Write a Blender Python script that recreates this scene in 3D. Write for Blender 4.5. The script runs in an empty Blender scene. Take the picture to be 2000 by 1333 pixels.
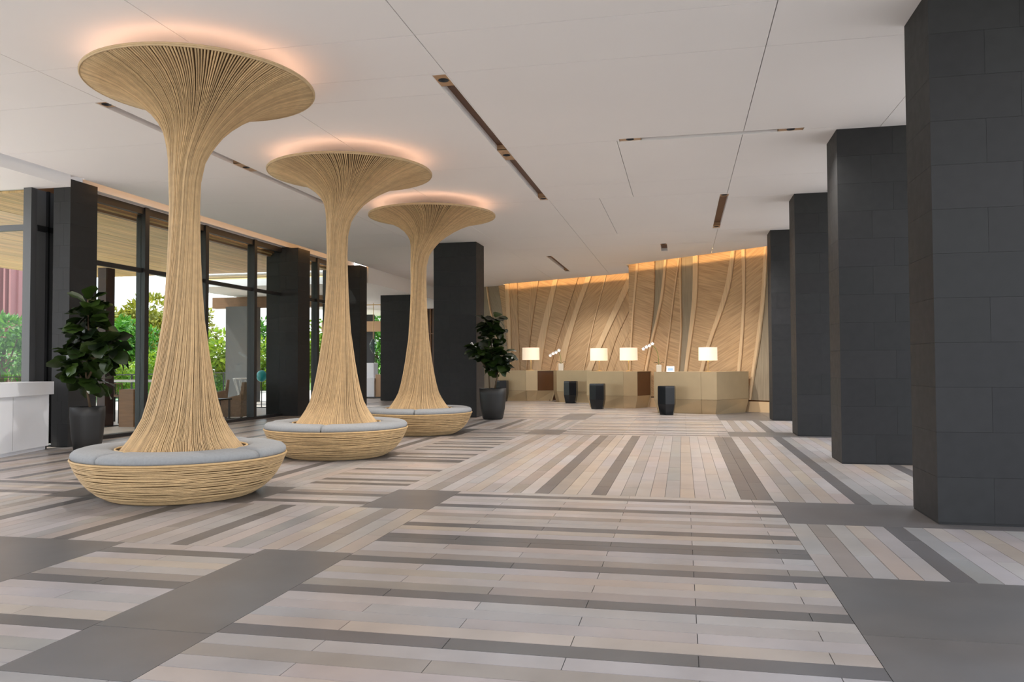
import bpy, math, random
from mathutils import Vector, Matrix, noise as mnoise
random.seed(7)
PI = math.pi
scn = bpy.context.scene
col = scn.collection

# ------------------------------------------------------------------ camera
FPX, YAW, PITCH, ROLL, EYE = 1556.88, .2103017, .0294707, -.0045922, 1.4
_fw = Vector((-math.sin(YAW)*math.cos(PITCH), math.cos(YAW)*math.cos(PITCH), math.sin(PITCH)))
_r0 = Vector((math.cos(YAW), math.sin(YAW), 0)); _u0 = _r0.cross(_fw)
_r = math.cos(ROLL)*_r0 + math.sin(ROLL)*_u0
_u = -math.sin(ROLL)*_r0 + math.cos(ROLL)*_u0
CAM = Vector((0, 0, EYE))
cam = bpy.data.cameras.new('camera'); camo = bpy.data.objects.new('camera', cam); col.objects.link(camo)
cam.sensor_width = 36; cam.lens = FPX/2000*36; cam.clip_end = 500
camo.matrix_world = Matrix(((_r.x, _u.x, -_fw.x, 0), (_r.y, _u.y, -_fw.y, 0), (_r.z, _u.z, -_fw.z, EYE), (0, 0, 0, 1)))
scn.camera = camo
def ray(x, y): return _r*((x-1000)/FPX) + _u*((666.5-y)/FPX) + _fw
def at_z(x, y, z): d = ray(x, y); return CAM + d*((z-EYE)/d.z)
def at_y(x, y, Y): d = ray(x, y); return CAM + d*(Y/d.y)
def depth(p): return (Vector(p)-CAM).dot(_fw)
def pix(p):
    q = Vector(p)-CAM; d = q.dot(_fw)
    return (1000+FPX*q.dot(_r)/d, 666.5-FPX*q.dot(_u)/d, d)

# ------------------------------------------------------------------ colour management
scn.view_settings.view_transform = 'Standard'; scn.view_settings.look = 'None'
scn.view_settings.gamma = 1; scn.view_settings.use_curve_mapping = False
scn.view_settings.exposure = 0.42

# ------------------------------------------------------------------ world: bright tropical sky with white cloud
w = bpy.data.worlds.new('sky'); scn.world = w; w.use_nodes = True
nt = w.node_tree; nt.nodes.clear()
def N(t, k, **kw):
    n = t.nodes.new(k)
    for a, b in kw.items(): setattr(n, a, b)
    return n
out = N(nt, 'ShaderNodeOutputWorld'); bg = N(nt, 'ShaderNodeBackground')
tc = N(nt, 'ShaderNodeTexCoord'); sep = N(nt, 'ShaderNodeSeparateXYZ'); nt.links.new(tc.outputs['Generated'], sep.inputs[0])
rmp = N(nt, 'ShaderNodeValToRGB'); nt.links.new(sep.outputs['Z'], rmp.inputs[0])
rmp.color_ramp.elements[0].position = .0; rmp.color_ramp.elements[0].color = (.86, .92, 1, 1)
rmp.color_ramp.elements[1].position = .7; rmp.color_ramp.elements[1].color = (.42, .62, .95, 1)
mp = N(nt, 'ShaderNodeMapping'); mp.inputs['Scale'].default_value = (1, 1, 2.2); nt.links.new(tc.outputs['Generated'], mp.inputs[0])
ns = N(nt, 'ShaderNodeTexNoise'); ns.inputs['Scale'].default_value = 2.6; ns.inputs['Detail'].default_value = 6; nt.links.new(mp.outputs[0], ns.inputs['Vector'])
cr = N(nt, 'ShaderNodeValToRGB'); nt.links.new(ns.outputs['Fac'], cr.inputs[0])
cr.color_ramp.elements[0].position = .40; cr.color_ramp.elements[1].position = .58
mx = N(nt, 'ShaderNodeMixRGB'); nt.links.new(cr.outputs[0], mx.inputs[0]); nt.links.new(rmp.outputs[0], mx.inputs[1]); mx.inputs[2].default_value = (1, 1, 1, 1)
nt.links.new(mx.outputs[0], bg.inputs[0]); bg.inputs[1].default_value = 2.2; nt.links.new(bg.outputs[0], out.inputs[0])

# ------------------------------------------------------------------ sun
sl = bpy.data.lights.new('sun', 'SUN'); sl.energy = 5.0; sl.angle = .02; sl.color = (1, .95, .86)
so = bpy.data.objects.new('sun', sl); col.objects.link(so)
so.rotation_euler = Vector((.62, .22, -1)).to_track_quat('-Z', 'Y').to_euler()

# ------------------------------------------------------------------ materials
def newmat(name):
    m = bpy.data.materials.new(name); m.use_nodes = True; t = m.node_tree
    return m, t, t.nodes['Principled BSDF']
def plain(name, c, rough=.5, metal=0, spec=.5, var=0, vs=6, bump=0, bs=60, stretch=(1, 1, 1), emit=None, es=0, coat=0):
    m, t, b = newmat(name)
    b.inputs['Base Color'].default_value = (*c, 1); b.inputs['Roughness'].default_value = rough
    b.inputs['Metallic'].default_value = metal; b.inputs['Specular IOR Level'].default_value = spec
    b.inputs['Coat Weight'].default_value = coat
    if emit: b.inputs['Emission Color'].default_value = (*emit, 1); b.inputs['Emission Strength'].default_value = es
    if var or bump:
        g = N(t, 'ShaderNodeTexCoord'); mp = N(t, 'ShaderNodeMapping'); mp.inputs['Scale'].default_value = stretch
        t.links.new(g.outputs['Object'], mp.inputs[0])
    if var:
        n = N(t, 'ShaderNodeTexNoise'); n.inputs['Scale'].default_value = vs; n.inputs['Detail'].default_value = 5
        t.links.new(mp.outputs[0], n.inputs['Vector'])
        mr = N(t, 'ShaderNodeMapRange'); mr.inputs[1].default_value = .3; mr.inputs[2].default_value = .7
        mr.inputs[3].default_value = 1-var; mr.inputs[4].default_value = 1+var; t.links.new(n.outputs['Fac'], mr.inputs[0])
        mu = N(t, 'ShaderNodeMixRGB', blend_type='MULTIPLY'); mu.inputs[0].default_value = 1; mu.inputs[1].default_value = (*c, 1)
        t.links.new(mr.outputs[0], mu.inputs[2]); t.links.new(mu.outputs[0], b.inputs['Base Color'])
    if bump:
        n = N(t, 'ShaderNodeTexNoise'); n.inputs['Scale'].default_value = bs; n.inputs['Detail'].default_value = 3
        t.links.new(mp.outputs[0], n.inputs['Vector'])
        bu = N(t, 'ShaderNodeBump'); bu.inputs['Strength'].default_value = bump; bu.inputs['Distance'].default_value = .01
        t.links.new(n.outputs['Fac'], bu.inputs['Height']); t.links.new(bu.outputs[0], b.inputs['Normal'])
    return m
def tinted(name, rough=.3, rv=.08, vs=3.0, amt=.13, stretch=(1, 1, 1), bump=0, vein=0, spec=.5, det=3):
    """colour from the mesh attribute 'tint' with stone or fibre mottling"""
    m, t, b = newmat(name)
    a = N(t, 'ShaderNodeAttribute'); a.attribute_name = 'tint'
    g = N(t, 'ShaderNodeNewGeometry'); mp = N(t, 'ShaderNodeMapping'); mp.inputs['Scale'].default_value = stretch; mp.inputs['Location'].default_value = (13.73, 5.31, 2.47)
    t.links.new(g.outputs['Position'], mp.inputs[0])
    n = N(t, 'ShaderNodeTexNoise'); n.inputs['Scale'].default_value = vs; n.inputs['Detail'].default_value = det; n.inputs['Roughness'].default_value = .5
    n.inputs['Distortion'].default_value = 0; t.links.new(mp.outputs[0], n.inputs['Vector'])
    mr = N(t, 'ShaderNodeMapRange'); mr.inputs[1].default_value = 0; mr.inputs[2].default_value = 1
    mr.inputs[3].default_value = 1-amt*2; mr.inputs[4].default_value = 1+amt*2; t.links.new(n.outputs['Fac'], mr.inputs[0])
    mu = N(t, 'ShaderNodeMixRGB', blend_type='MULTIPLY'); mu.inputs[0].default_value = 1
    t.links.new(a.outputs['Color'], mu.inputs[1]); t.links.new(mr.outputs[0], mu.inputs[2])
    last = mu.outputs[0]
    if vein:
        n3 = N(t, 'ShaderNodeTexNoise'); n3.inputs['Scale'].default_value = 1.1; n3.inputs['Detail'].default_value = 1; t.links.new(mp.outputs[0], n3.inputs['Vector'])
        cr = N(t, 'ShaderNodeValToRGB'); cr.color_ramp.elements[0].position = .40; cr.color_ramp.elements[1].position = .95
        t.links.new(n3.outputs['Fac'], cr.inputs[0])
        mv = N(t, 'ShaderNodeMath', operation='MULTIPLY'); mv.inputs[1].default_value = vein; t.links.new(cr.outputs[0], mv.inputs[0])
        m2 = N(t, 'ShaderNodeMixRGB', blend_type='MULTIPLY'); t.links.new(mv.outputs[0], m2.inputs[0]); t.links.new(last, m2.inputs[1]); m2.inputs[2].default_value = (1.0, .86, .72, 1); last = m2.outputs[0]
    t.links.new(last, b.inputs['Base Color'])
    b.inputs['Specular IOR Level'].default_value = spec
    if rv:
     n2 = N(t, 'ShaderNodeMapRange'); n2.inputs[3].default_value = rough-rv; n2.inputs[4].default_value = rough+rv; t.links.new(n.outputs['Fac'], n2.inputs[0])
     t.links.new(n2.outputs[0], b.inputs['Roughness'])
    else: b.inputs['Roughness'].default_value = rough
    if bump:
        bu = N(t, 'ShaderNodeBump'); bu.inputs['Strength'].default_value = bump; bu.inputs['Distance'].default_value = .004
        t.links.new(n.outputs['Fac'], bu.inputs['Height']); t.links.new(bu.outputs[0], b.inputs['Normal'])
    return m
def veneer(name, c1, c2, rough=.45):
    """wood whose grain runs along the second UV axis"""
    m, t, b = newmat(name)
    uv = N(t, 'ShaderNodeUVMap'); uv.uv_map = 'grain'
    mp = N(t, 'ShaderNodeMapping'); mp.inputs['Scale'].default_value = (26, 1.3, 1); t.links.new(uv.outputs[0], mp.inputs[0])
    n = N(t, 'ShaderNodeTexNoise'); n.inputs['Scale'].default_value = 1; n.inputs['Detail'].default_value = 5; t.links.new(mp.outputs[0], n.inputs['Vector'])
    cr = N(t, 'ShaderNodeValToRGB'); cr.color_ramp.elements[0].position = .32; cr.color_ramp.elements[1].position = .66
    cr.color_ramp.elements[0].color = (*c2, 1); cr.color_ramp.elements[1].color = (*c1, 1)
    t.links.new(n.outputs['Fac'], cr.inputs[0]); t.links.new(cr.outputs[0], b.inputs['Base Color']); b.inputs['Roughness'].default_value = rough
    return m
def glassmat(name, tint=(.93, .96, .95), refl=.09):
    m = bpy.data.materials.new(name); m.use_nodes = True; t = m.node_tree; t.nodes.clear()
    o = N(t, 'ShaderNodeOutputMaterial'); mix = N(t, 'ShaderNodeMixShader'); tr = N(t, 'ShaderNodeBsdfTransparent'); gl = N(t, 'ShaderNodeBsdfGlossy')
    lw = N(t, 'ShaderNodeLayerWeight'); lw.inputs[0].default_value = .5
    pw = N(t, 'ShaderNodeMath', operation='POWER'); pw.inputs[1].default_value = 5; t.links.new(lw.outputs['Facing'], pw.inputs[0])
    fr = N(t, 'ShaderNodeMath', operation='MULTIPLY_ADD'); fr.inputs[1].default_value = .8; fr.inputs[2].default_value = .02; t.links.new(pw.outputs[0], fr.inputs[0])
    tr.inputs[0].default_value = (*tint, 1); gl.inputs['Roughness'].default_value = .02
    t.links.new(fr.outputs[0], mix.inputs[0]); t.links.new(tr.outputs[0], mix.inputs[1]); t.links.new(gl.outputs[0], mix.inputs[2]); t.links.new(mix.outputs[0], o.inputs[0])
    return m
def emitmat(name, c, s):
    m = bpy.data.materials.new(name); m.use_nodes = True; t = m.node_tree; t.nodes.clear()
    o = N(t, 'ShaderNodeOutputMaterial'); e = N(t, 'ShaderNodeEmission'); e.inputs[0].default_value = (*c, 1); e.inputs[1].default_value = s
    t.links.new(e.outputs[0], o.inputs[0]); return m
def leafmat(name, c1, c2, rough=.45, trans=.25):
    m, t, b = newmat(name)
    a = N(t, 'ShaderNodeAttribute'); a.attribute_name = 'tint'
    oi = N(t, 'ShaderNodeObjectInfo')
    ad = N(t, 'ShaderNodeMath', operation='ADD'); t.links.new(a.outputs['Fac'], ad.inputs[0]); t.links.new(oi.outputs['Random'], ad.inputs[1])
    fr = N(t, 'ShaderNodeMath', operation='FRACT'); t.links.new(ad.outputs[0], fr.inputs[0])
    mi = N(t, 'ShaderNodeMixRGB'); t.links.new(fr.outputs[0], mi.inputs[0]); mi.inputs[1].default_value = (*c1, 1); mi.inputs[2].default_value = (*c2, 1)
    t.links.new(mi.outputs[0], b.inputs['Base Color']); b.inputs['Roughness'].default_value = rough
    if trans:
        o = t.nodes['Material Output']; tl = N(t, 'ShaderNodeBsdfTranslucent'); t.links.new(mi.outputs[0], tl.inputs[0])
        ms = N(t, 'ShaderNodeMixShader'); ms.inputs[0].default_value = trans
        t.links.new(b.outputs[0], ms.inputs[1]); t.links.new(tl.outputs[0], ms.inputs[2]); t.links.new(ms.outputs[0], o.inputs[0])
    return m

STONE = tinted('floor_stone', rough=.31, rv=0, vs=3.0, amt=.12, vein=.9, det=5)
GROUT = plain('floor_grout', (.10, .095, .09), .8)
PAINT = plain('ceiling_paint', (.81, .785, .77), .85, var=.01, vs=.7)
PAINTDK = plain('joint_dark', (.16, .15, .145), .9)  # dark grey of the ceiling backing, canopy stems and counter joints
SLATE = tinted('slate_tile', rough=.58, rv=.1, vs=9, amt=.18, bump=.25, spec=.28)
SLATEJ = plain('slate_joint', (.014, .014, .014), .8)
BLACKMET = plain('black_frame', (.012, .012, .013), .45)
GREYMET = plain('grey_frame', (.085, .087, .09), .4)
GREYPAN = plain('grey_panel', (.13, .13, .132), .5)
GLASS = glassmat('window_glass')
TINTGLASS = glassmat('rail_glass', (.78, .9, .88))
CANE = tinted('rattan_cane', rough=.5, rv=.06, vs=14, amt=.12, spec=.35)
CANEIN = plain('rattan_lining', (.20, .12, .05), .8)
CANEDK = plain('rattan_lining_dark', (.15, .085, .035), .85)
CUSH = plain('grey_upholstery', (.265, .27, .272), .9, var=.06, vs=40, bump=.25, bs=350)
SEAM = plain('cushion_seam', (.05, .055, .06), .9)
COPPER = plain('brushed_copper', (.47, .29, .16), .4, metal=.15)
COPPERIN = plain('slot_bronze', (.115, .05, .022), .5, metal=.2)
WHITEP = plain('white_lacquer', (.84, .86, .90), .35, var=.015, vs=2)
VEN = veneer('wood_veneer', (.62, .41, .225), (.42, .265, .135))
VENL = veneer('wood_rib', (.74, .53, .315), (.62, .43, .245), .4)
VENG = veneer('woven_panel', (.36, .29, .20), (.27, .215, .145), .5)
GOLD = plain('champagne_metal', (.44, .335, .20), .36, metal=.45, var=.03, vs=3)
BROWNPANEL = plain('dark_brown_panel', (.085, .035, .012), .35, var=.1, vs=4)
BLACKGLOSS = plain('black_lacquer', (.007, .008, .010), .22, spec=.35)
POT = plain('black_planter', (.012, .012, .012), .5)
SOIL = plain('potting_soil', (.03, .02, .012), .95, bump=.6, bs=40)
FIG = leafmat('fig_leaf', (.004, .010, .003), (.030, .058, .008), .33, .06)
BARK = plain('fig_bark', (.10, .065, .035), .85)
BRASS = plain('brass', (.62, .44, .2), .3, metal=.85)
SHADE = plain('lamp_shade', (.8, .68, .52), .8, emit=(1, .80, .58), es=.42)
PETAL = plain('orchid_petal', (.85, .83, .82), .6)
CREAM = plain('cream_ceramic', (.6, .53, .42), .5)
SIGNW = plain('sign_white', (.72, .74, .78), .5)
SIGNB = plain('sign_blue', (.28, .42, .66), .5)
WARMCOVE = emitmat('cove_led', (1, .52, .18), 4.2)
WALLWASH = emitmat('wall_wash_led', (1, .62, .28), 40.0)
RINGLED = emitmat('canopy_led', (1, .57, .36), 8)
SOFFW = tinted('soffit_board', rough=.5, vs=2.2, amt=.28, stretch=(9, .5, 1))
TIMBER = plain('brown_timber', (.20, .095, .04), .5, var=.15, vs=3, stretch=(1, 1, 8))
MAUVE = plain('mauve_cladding', (.33, .115, .12), .6, var=.06, vs=3)
PAVE = plain('terrace_paving', (.58, .52, .48), .5, var=.08, vs=2)
GRASS = plain('lawn', (.10, .17, .03), .9, var=.3, vs=1.2)
WICKER = plain('brown_wicker', (.22, .135, .085), .75, var=.2, vs=18, bump=.5, bs=90)
TEAL = plain('turquoise_glaze', (.005, .27, .29), .3)
LEAFA = leafmat('leaf_lime', (.10, .24, .012), (.34, .44, .03), .5, .35)
LEAFB = leafmat('leaf_green', (.03, .13, .012), (.13, .33, .03), .5, .35)
LEAFC = leafmat('leaf_olive', (.16, .19, .02), (.42, .38, .05), .5, .35)
TRUNKM = plain('tree_bark', (.12, .08, .05), .9, var=.2, vs=5)
STRING = plain('white_trim', (.75, .74, .72), .6)

# ------------------------------------------------------------------ mesh builder
class MB:
    def __init__(s): s.v = []; s.f = []; s.t = []; s.uv = None
    def add(s, vs, fs, tint=None):
        o = len(s.v); s.v += [tuple(a) for a in vs]; s.f += [tuple(i+o for i in q) for q in fs]; s.t += [tint]*len(fs); return s
    def box(s, x0, x1, y0, y1, z0, z1, tint=None):
        return s.add([(x0, y0, z0), (x1, y0, z0), (x1, y1, z0), (x0, y1, z0), (x0, y0, z1), (x1, y0, z1), (x1, y1, z1), (x0, y1, z1)],
                     [(0, 3, 2, 1), (4, 5, 6, 7), (0, 1, 5, 4), (1, 2, 6, 5), (2, 3, 7, 6), (3, 0, 4, 7)], tint)
    def cbox(s, x0, x1, y0, y1, z0, z1, c=.01, tint=None):
        """box with chamfered vertical and top edges"""
        L = []
        for z, i in ((z0, 0), (z1-c, 0), (z1, c)):
            L.append([(x0+i, y0+i+c*(i == 0), z), (x0+i+c*(i == 0), y0+i, z), (x1-i-c*(i == 0), y0+i, z), (x1-i, y0+i+c*(i == 0), z), (x1-i, y1-i-c*(i == 0), z), (x1-i-c*(i == 0), y1-i, z), (x0+i+c*(i == 0), y1-i, z), (x0+i, y1-i-c*(i == 0), z)])
        return s.loops(L, tint)
    def loops(s, L, tint=None, cap0=True, cap1=True, closed=True):
        n = len(L[0]); vs = [p for l in L for p in l]; fs = []
        for k in range(len(L)-1):
            for i in range(n if closed else n-1):
                j = (i+1) % n; fs.append((k*n+i, k*n+j, (k+1)*n+j, (k+1)*n+i))
        if cap0: fs.append(tuple(range(n-1, -1, -1)))
        if cap1: fs.append(tuple((len(L)-1)*n+i for i in range(n)))
        return s.add(vs, fs, tint)
    def lathe(s, prof, n=32, c=(0, 0, 0), tint=None, cap0=True, cap1=True):
        return s.loops([[(c[0]+r*math.cos(2*PI*i/n), c[1]+r*math.sin(2*PI*i/n), c[2]+z) for i in range(n)] for r, z in prof], tint, cap0, cap1)
    def prism(s, poly, z0, z1, tint=None): return s.loops([[(x, y, z0) for x, y in poly], [(x, y, z1) for x, y in poly]], tint)
    def tube(s, pts, r, n=6, tint=None, closed=False):
        P = [Vector(p) for p in pts]; m = len(P); L = []
        up = Vector((0, 0, 1)); prev = None
        for i, p in enumerate(P):
            a = P[(i-1) % m] if closed else P[max(i-1, 0)]; b = P[(i+1) % m] if closed else P[min(i+1, m-1)]
            d = (b-a).normalized()
            if prev is None: x = d.cross(up if abs(d.z) < .9 else Vector((1, 0, 0))).normalized()
            else: x = (prev - d*prev.dot(d)).normalized()
            prev = x; y = d.cross(x); rr = r[i] if isinstance(r, (list, tuple)) else r
            L.append([p + x*(rr*math.cos(2*PI*k/n)) + y*(rr*math.sin(2*PI*k/n)) for k in range(n)])
        if closed:
            o = len(s.v); s.loops(L, tint, False, False)
            q = (m-1)*n
            s.f += [(o+q+k, o+q+(k+1) % n, o+(k+1) % n, o+k) for k in range(n)]; s.t += [tint]*n
            return s
        return s.loops(L, tint)
    def mesh(s, name, off=(0, 0, 0), smooth=False):
        me = bpy.data.meshes.new(name)
        me.from_pydata([(a-off[0], b-off[1], c-off[2]) for a, b, c in s.v], [], s.f)
        if any(t is not None for t in s.t):
            at = me.color_attributes.new('tint', 'FLOAT_COLOR', 'CORNER')
            buf = []
            for q, t in zip(s.f, s.t):
                t = t or (.5, .5, .5); buf += [t[0], t[1], t[2], 1]*len(q)
            at.data.foreach_set('color', buf)
        if s.uv:
            u = me.uv_layers.new(name='grain'); buf = []
            for q in s.f:
                for i in q: buf += s.uv[i]
            u.data.foreach_set('uv', buf)
        if smooth: me.polygons.foreach_set('use_smooth', [True]*len(s.f))
        me.update(); return me
    def build(s, name, mat, parent=None, smooth=False, origin=None):
        if parent is not None: off = wloc(parent)
        else: off = Vector(origin) if origin else Vector((0, 0, 0))
        o = bpy.data.objects.new(name, s.mesh(name, off, smooth)); col.objects.link(o); o.data.materials.append(mat)
        if parent is not None: o.parent = parent
        elif origin: o.location = origin
        return o
def wloc(o):
    p = Vector((0, 0, 0))
    while o is not None: p = p + o.location; o = o.parent
    return p
def tag(o, label=None, cat=None, group=None, kind=None):
    if label: o['label'] = label
    if cat: o['category'] = cat
    if group: o['group'] = group
    if kind: o['kind'] = kind
    return o
def thing(name, label, cat, loc=(0, 0, 0), rz=0, group=None):
    o = bpy.data.objects.new(name, None); col.objects.link(o); o.location = loc; o.rotation_euler = (0, 0, rz); o.empty_display_size = .2
    return tag(o, label, cat, group)
def copy_tree(o, parent=None):
    c = o.copy(); col.objects.link(c); c.parent = parent
    for ch in list(o.children): copy_tree(ch, c)
    return c
def shade_of(rnd, c, a, b):
    k = rnd.uniform(a, b); return tuple(x*k for x in c)
def jit(c, a):
    k = 1+random.uniform(-a, a); return tuple(max(0, x*k*(1+random.uniform(-a*.18, a*.18))) for x in c)

CZ = 4.68                     # ceiling height

# ================================================================== FLOOR
floor = MB().box(-11.3, 11, -5, 42, -.3, -.006).build('floor', GROUT); tag(floor, kind='structure')
TINT = {'L': (.335, .307, .294), 'C': (.35, .298, .255), 'T': (.25, .218, .195), 'G': (.265, .252, .243), 'D': (.115, .107, .104), 'X': (.128, .119, .115)}
planks = []                   # (x0,x1,y0,y1,kind)
PX, PY, GAP = .1545, .158, .0022
def rows(x0, x1, y0, y1, seq, down=False, p=PY, ln=1.235, off=0):
    """strips running along X, stacked in Y from y0 up (or from y1 down)"""
    k = 0; y = y1 if down else y0
    while (y > y0+.01) if down else (y < y1-.01):
        a, b = (max(y-p, y0), y) if down else (y, min(y+p, y1))
        kind = seq[k % len(seq)]
        x = x0 - (0 if k % 2 else ln*.5) + off
        while x < x1:
            u, v = max(x, x0), min(x+ln, x1)
            if v-u > .02: planks.append((u, v, a, b, kind))
            x += ln
        y = a if down else b; k += 1
def cols(x0, x1, y0, y1, seq, left=False, p=PX, ln=1.235):
    """strips running along Y, stacked in X"""
    k = 0; x = x1 if left else x0
    while (x > x0+.01) if left else (x < x1-.01):
        a, b = (max(x-p, x0), x) if left else (x, min(x+p, x1))
        kind = seq[k % len(seq)]; y = y0 - (0 if k % 2 else ln*.5)
        while y < y1:
            u, v = max(y, y0), min(y+ln, y1)
            if v-u > .02: planks.append((a, b, u, v, kind))
            y += ln
        x = a if left else b; k += 1
def tiles(x0, x1, y0, y1, nx, ny):
    for i in range(nx):
        for j in range(ny): planks.append((x0+(x1-x0)*i/nx, x0+(x1-x0)*(i+1)/nx, y0+(y1-y0)*j/ny, y0+(y1-y0)*(j+1)/ny, 'X'))
XA, XB, XC, XD, XE = .89, -2.41, -3.13, -4.35, -6.79
XR = 10.9; XL = -11.2
seqFG = 'L' 'D' 'LLL' 'D' 'LL' 'T' 'LL' 'D' 'CL' 'DD' 'LL' 'T' 'D' 'LCLT' 'D' 'LLLC' 'D' 'LTLC' 'LDLLTCD' 'LLTLDLCLLDTLLDCL'
seqR = 'LTLCLDGLLCLLDTLLCLDLTLL'
seqB = 'LLTLLCLLTLDTCLDLGLLGCLLLDD'
seqL = 'CLTLCLGLLDLLTLLLDLGLLLLLDLLTLCLLDLTLL'
# main middle field
rows(XB, XA, -4.9, 8.552, seqFG, down=True)
cols(XC, XA, 8.552, 15.72, seqB)
rows(XB, XA, 15.72, 24.2, 'LDLLDLLGDLLLTLDLLCTLDLCLTL')
rows(XC, 2.15, 24.2, 32, 'LCTLDLLCTLL')
# right field along the columns
tiles(XA, 3.5, -4.9, 5.595, 2, 9); cols(XA, XR, 5.595, 7.36, seqR)
tiles(3.5, XR, -4.9, 5.595, 4, 9)
tiles(XA, XR, 7.36, 8.48, 5, 1); cols(XA, XR, 8.48, 15.85, seqR)
tiles(XA, XR, 15.85, 16.95, 8, 1); cols(XA, XR, 16.95, 20.3, seqR)
tiles(XA, XR, 20.3, 24.2, 8, 4); tiles(2.15, XR, 24.2, 32, 6, 6)
# band of dark tiles left of the middle field
tiles(XC, XB, 3.14, 3.785, 1, 1); tiles(XC, XB, 3.785, 5.6, 1, 1); rows(XC, XB, -4.9, 3.14, 'LLGL')
tiles(XC, XB, 7.41, 8.552, 1, 1); tiles(XC, XB, 15.72, 16.95, 1, 1)
cols(XC, XB, 16.95, 20.05, 'LTLGL'); tiles(XC, XB, 20.05, 22.6, 1, 2); rows(XC, XB, 22.6, 24.2, 'LCTL')
# left fields
cols(XL, XB, 5.6, 7.41, seqL, left=True)
rows(XD, XC, 3.14, 5.6, 'LDLCLTDLLLCDLGLL', down=True); cols(XE, XC, -4.9, 3.14, 'LGLLT')
tiles(XE, XD, 3.14, 5.6, 2, 2); rows(XL, XE, -4.9, 5.6, 'LDLLTLC', down=True)
rows(XD, XC, 7.41, 8.49, 'LDLLDTL')
rows(XD, XC, 8.49, 15.8, 'LLDLDLLTLLDLLLLLDDLDLTDLLLDLTDLLDLDL')
cols(XD, XC, 16.9, 20.05, 'LLDLTLGL'); rows(XD, XC, 15.8, 16.9, 'LDLTLDL'); rows(-9, XC, 20.05, 32, 'LCTLDLCL')
tiles(XE, XD, 7.41, 8.49, 2, 1); cols(XE, XD, 8.49, 11.05, 'LLGLDLLLTLLLDLTL', left=True)
tiles(XE, XD, 11.05, 12.15, 2, 1); cols(XE, XD, 12.15, 15.05, 'LLDLTLLGLLDLLTLL', left=True)
tiles(XE, XD, 15.05, 16.9, 2, 1); cols(XE, XD, 16.9, 20.05, 'LLDLTLLGLLDLLTLL', left=True)
rows(XL, XE, 7.41, 8.49, 'LDLCLDL'); cols(XL, XE, 8.49, 20.05, 'CLLDLLTLCDLLLTDLCLLDL', left=True)
rows(XL, -9, 20.05, 41.8, 'LCLTL'); rows(-9, XR, 32, 41.8, 'LCLTL')
def plank_score(q):
    x0, x1, y0, y1, k = q; c = ((x0+x1)/2, (y0+y1)/2, 0)
    px, py, d = pix(c)
    if d < 1.5 or px < -60 or px > 2060 or py > 1420: return 0
    return (x1-x0)*(y1-y0)/d**3
planks.sort(key=plank_score, reverse=True)
rest = MB()
for i, (x0, x1, y0, y1, k) in enumerate(planks):
    t = jit(TINT[k], .09 if k not in 'DX' else .06)
    if k == 'L' and random.random() < .25: t = (t[0]*1.03, t[1]*.98, t[2]*.95)
    dz = random.uniform(0, .0006)
    m = MB() if i < 300 else rest
    g = GAP
    m.add([(x0+g, y0+g, -.006), (x1-g, y0+g, -.006), (x1-g, y1-g, -.006), (x0+g, y1-g, -.006), (x0+g, y0+g, dz), (x1-g, y0+g, dz), (x1-g, y1-g, dz), (x0+g, y1-g, dz)],
          [(4, 5, 6, 7), (0, 1, 5, 4), (1, 2, 6, 5), (2, 3, 7, 6), (3, 0, 4, 7)], t)
    if i < 300: m.build('stone_tile' if k == 'X' else 'stone_plank', STONE, floor)
tag(rest.build('stone_planks_beyond', STONE, floor), kind='stuff')

# ================================================================== CEILING
ceil = MB().box(-10.2, 4.4, 1.3, 42, CZ+.30, CZ+.5).build('ceiling', PAINTDK); tag(ceil, kind='structure')
SLOTS = [(-2.76, -2.57, 8.55, 15.67), (-.885, 1.71, 11.60, 11.78), (.74, .93, 15.85, 19.85), (-.57, -.367, 22.05, 23.55), (-4.02, -3.83, 23.75, 27.9), (-7.13, -6.95, 8.52, 15.4)]
panels = []
def strip(x0, x1, ys):
    for a, b in zip(ys[:-1], ys[1:]): panels.append((x0, x1, a, b))
strip(-10.2, -6.955, [1.3, 5.0, 7.46, 8.52, 10.32, 12.45, 14.45, 16.6, 18.75, 20.9, 24.3, 28, 32, 37, 42])
strip(-6.955, -4.85, [1.3, 5.0, 7.46, 8.52, 12.78, 15.7, 18.6, 22.1, 26, 30, 36, 42])
strip(-4.85, -2.57, [1.3, 5.0, 7.46, 8.52, 9.17, 12.78, 15.7, 20.1, 22.1, 26, 30, 36, 42])
strip(-2.57, .88, [1.3, 5.0, 7.46, 8.52, 11.69])
strip(-2.57, -.905, [11.69, 14.45, 15.7]); strip(-.905, .88, [11.69, 14.45, 15.7])
strip(-2.57, -1.57, [15.7, 20.1]); strip(-1.57, .88, [15.7, 20.1]); strip(-2.57, .88, [20.1, 22.1, 26, 30, 36, 42])
strip(.88, 2.72, [1.3, 5.0, 8.52, 11.69, 14.45, 16.2, 20.1, 22.1, 26, 32, 42])
strip(2.72, 4.4, [1.3, 5.0, 8.52, 14.45, 20.1, 26, 32, 42])
CG = .0045
WALL1 = ((-9.2, 33.15), (-.9, 28.85)); WALL2 = ((-1.73, 26.95), (3.6, 22.72))
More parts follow.
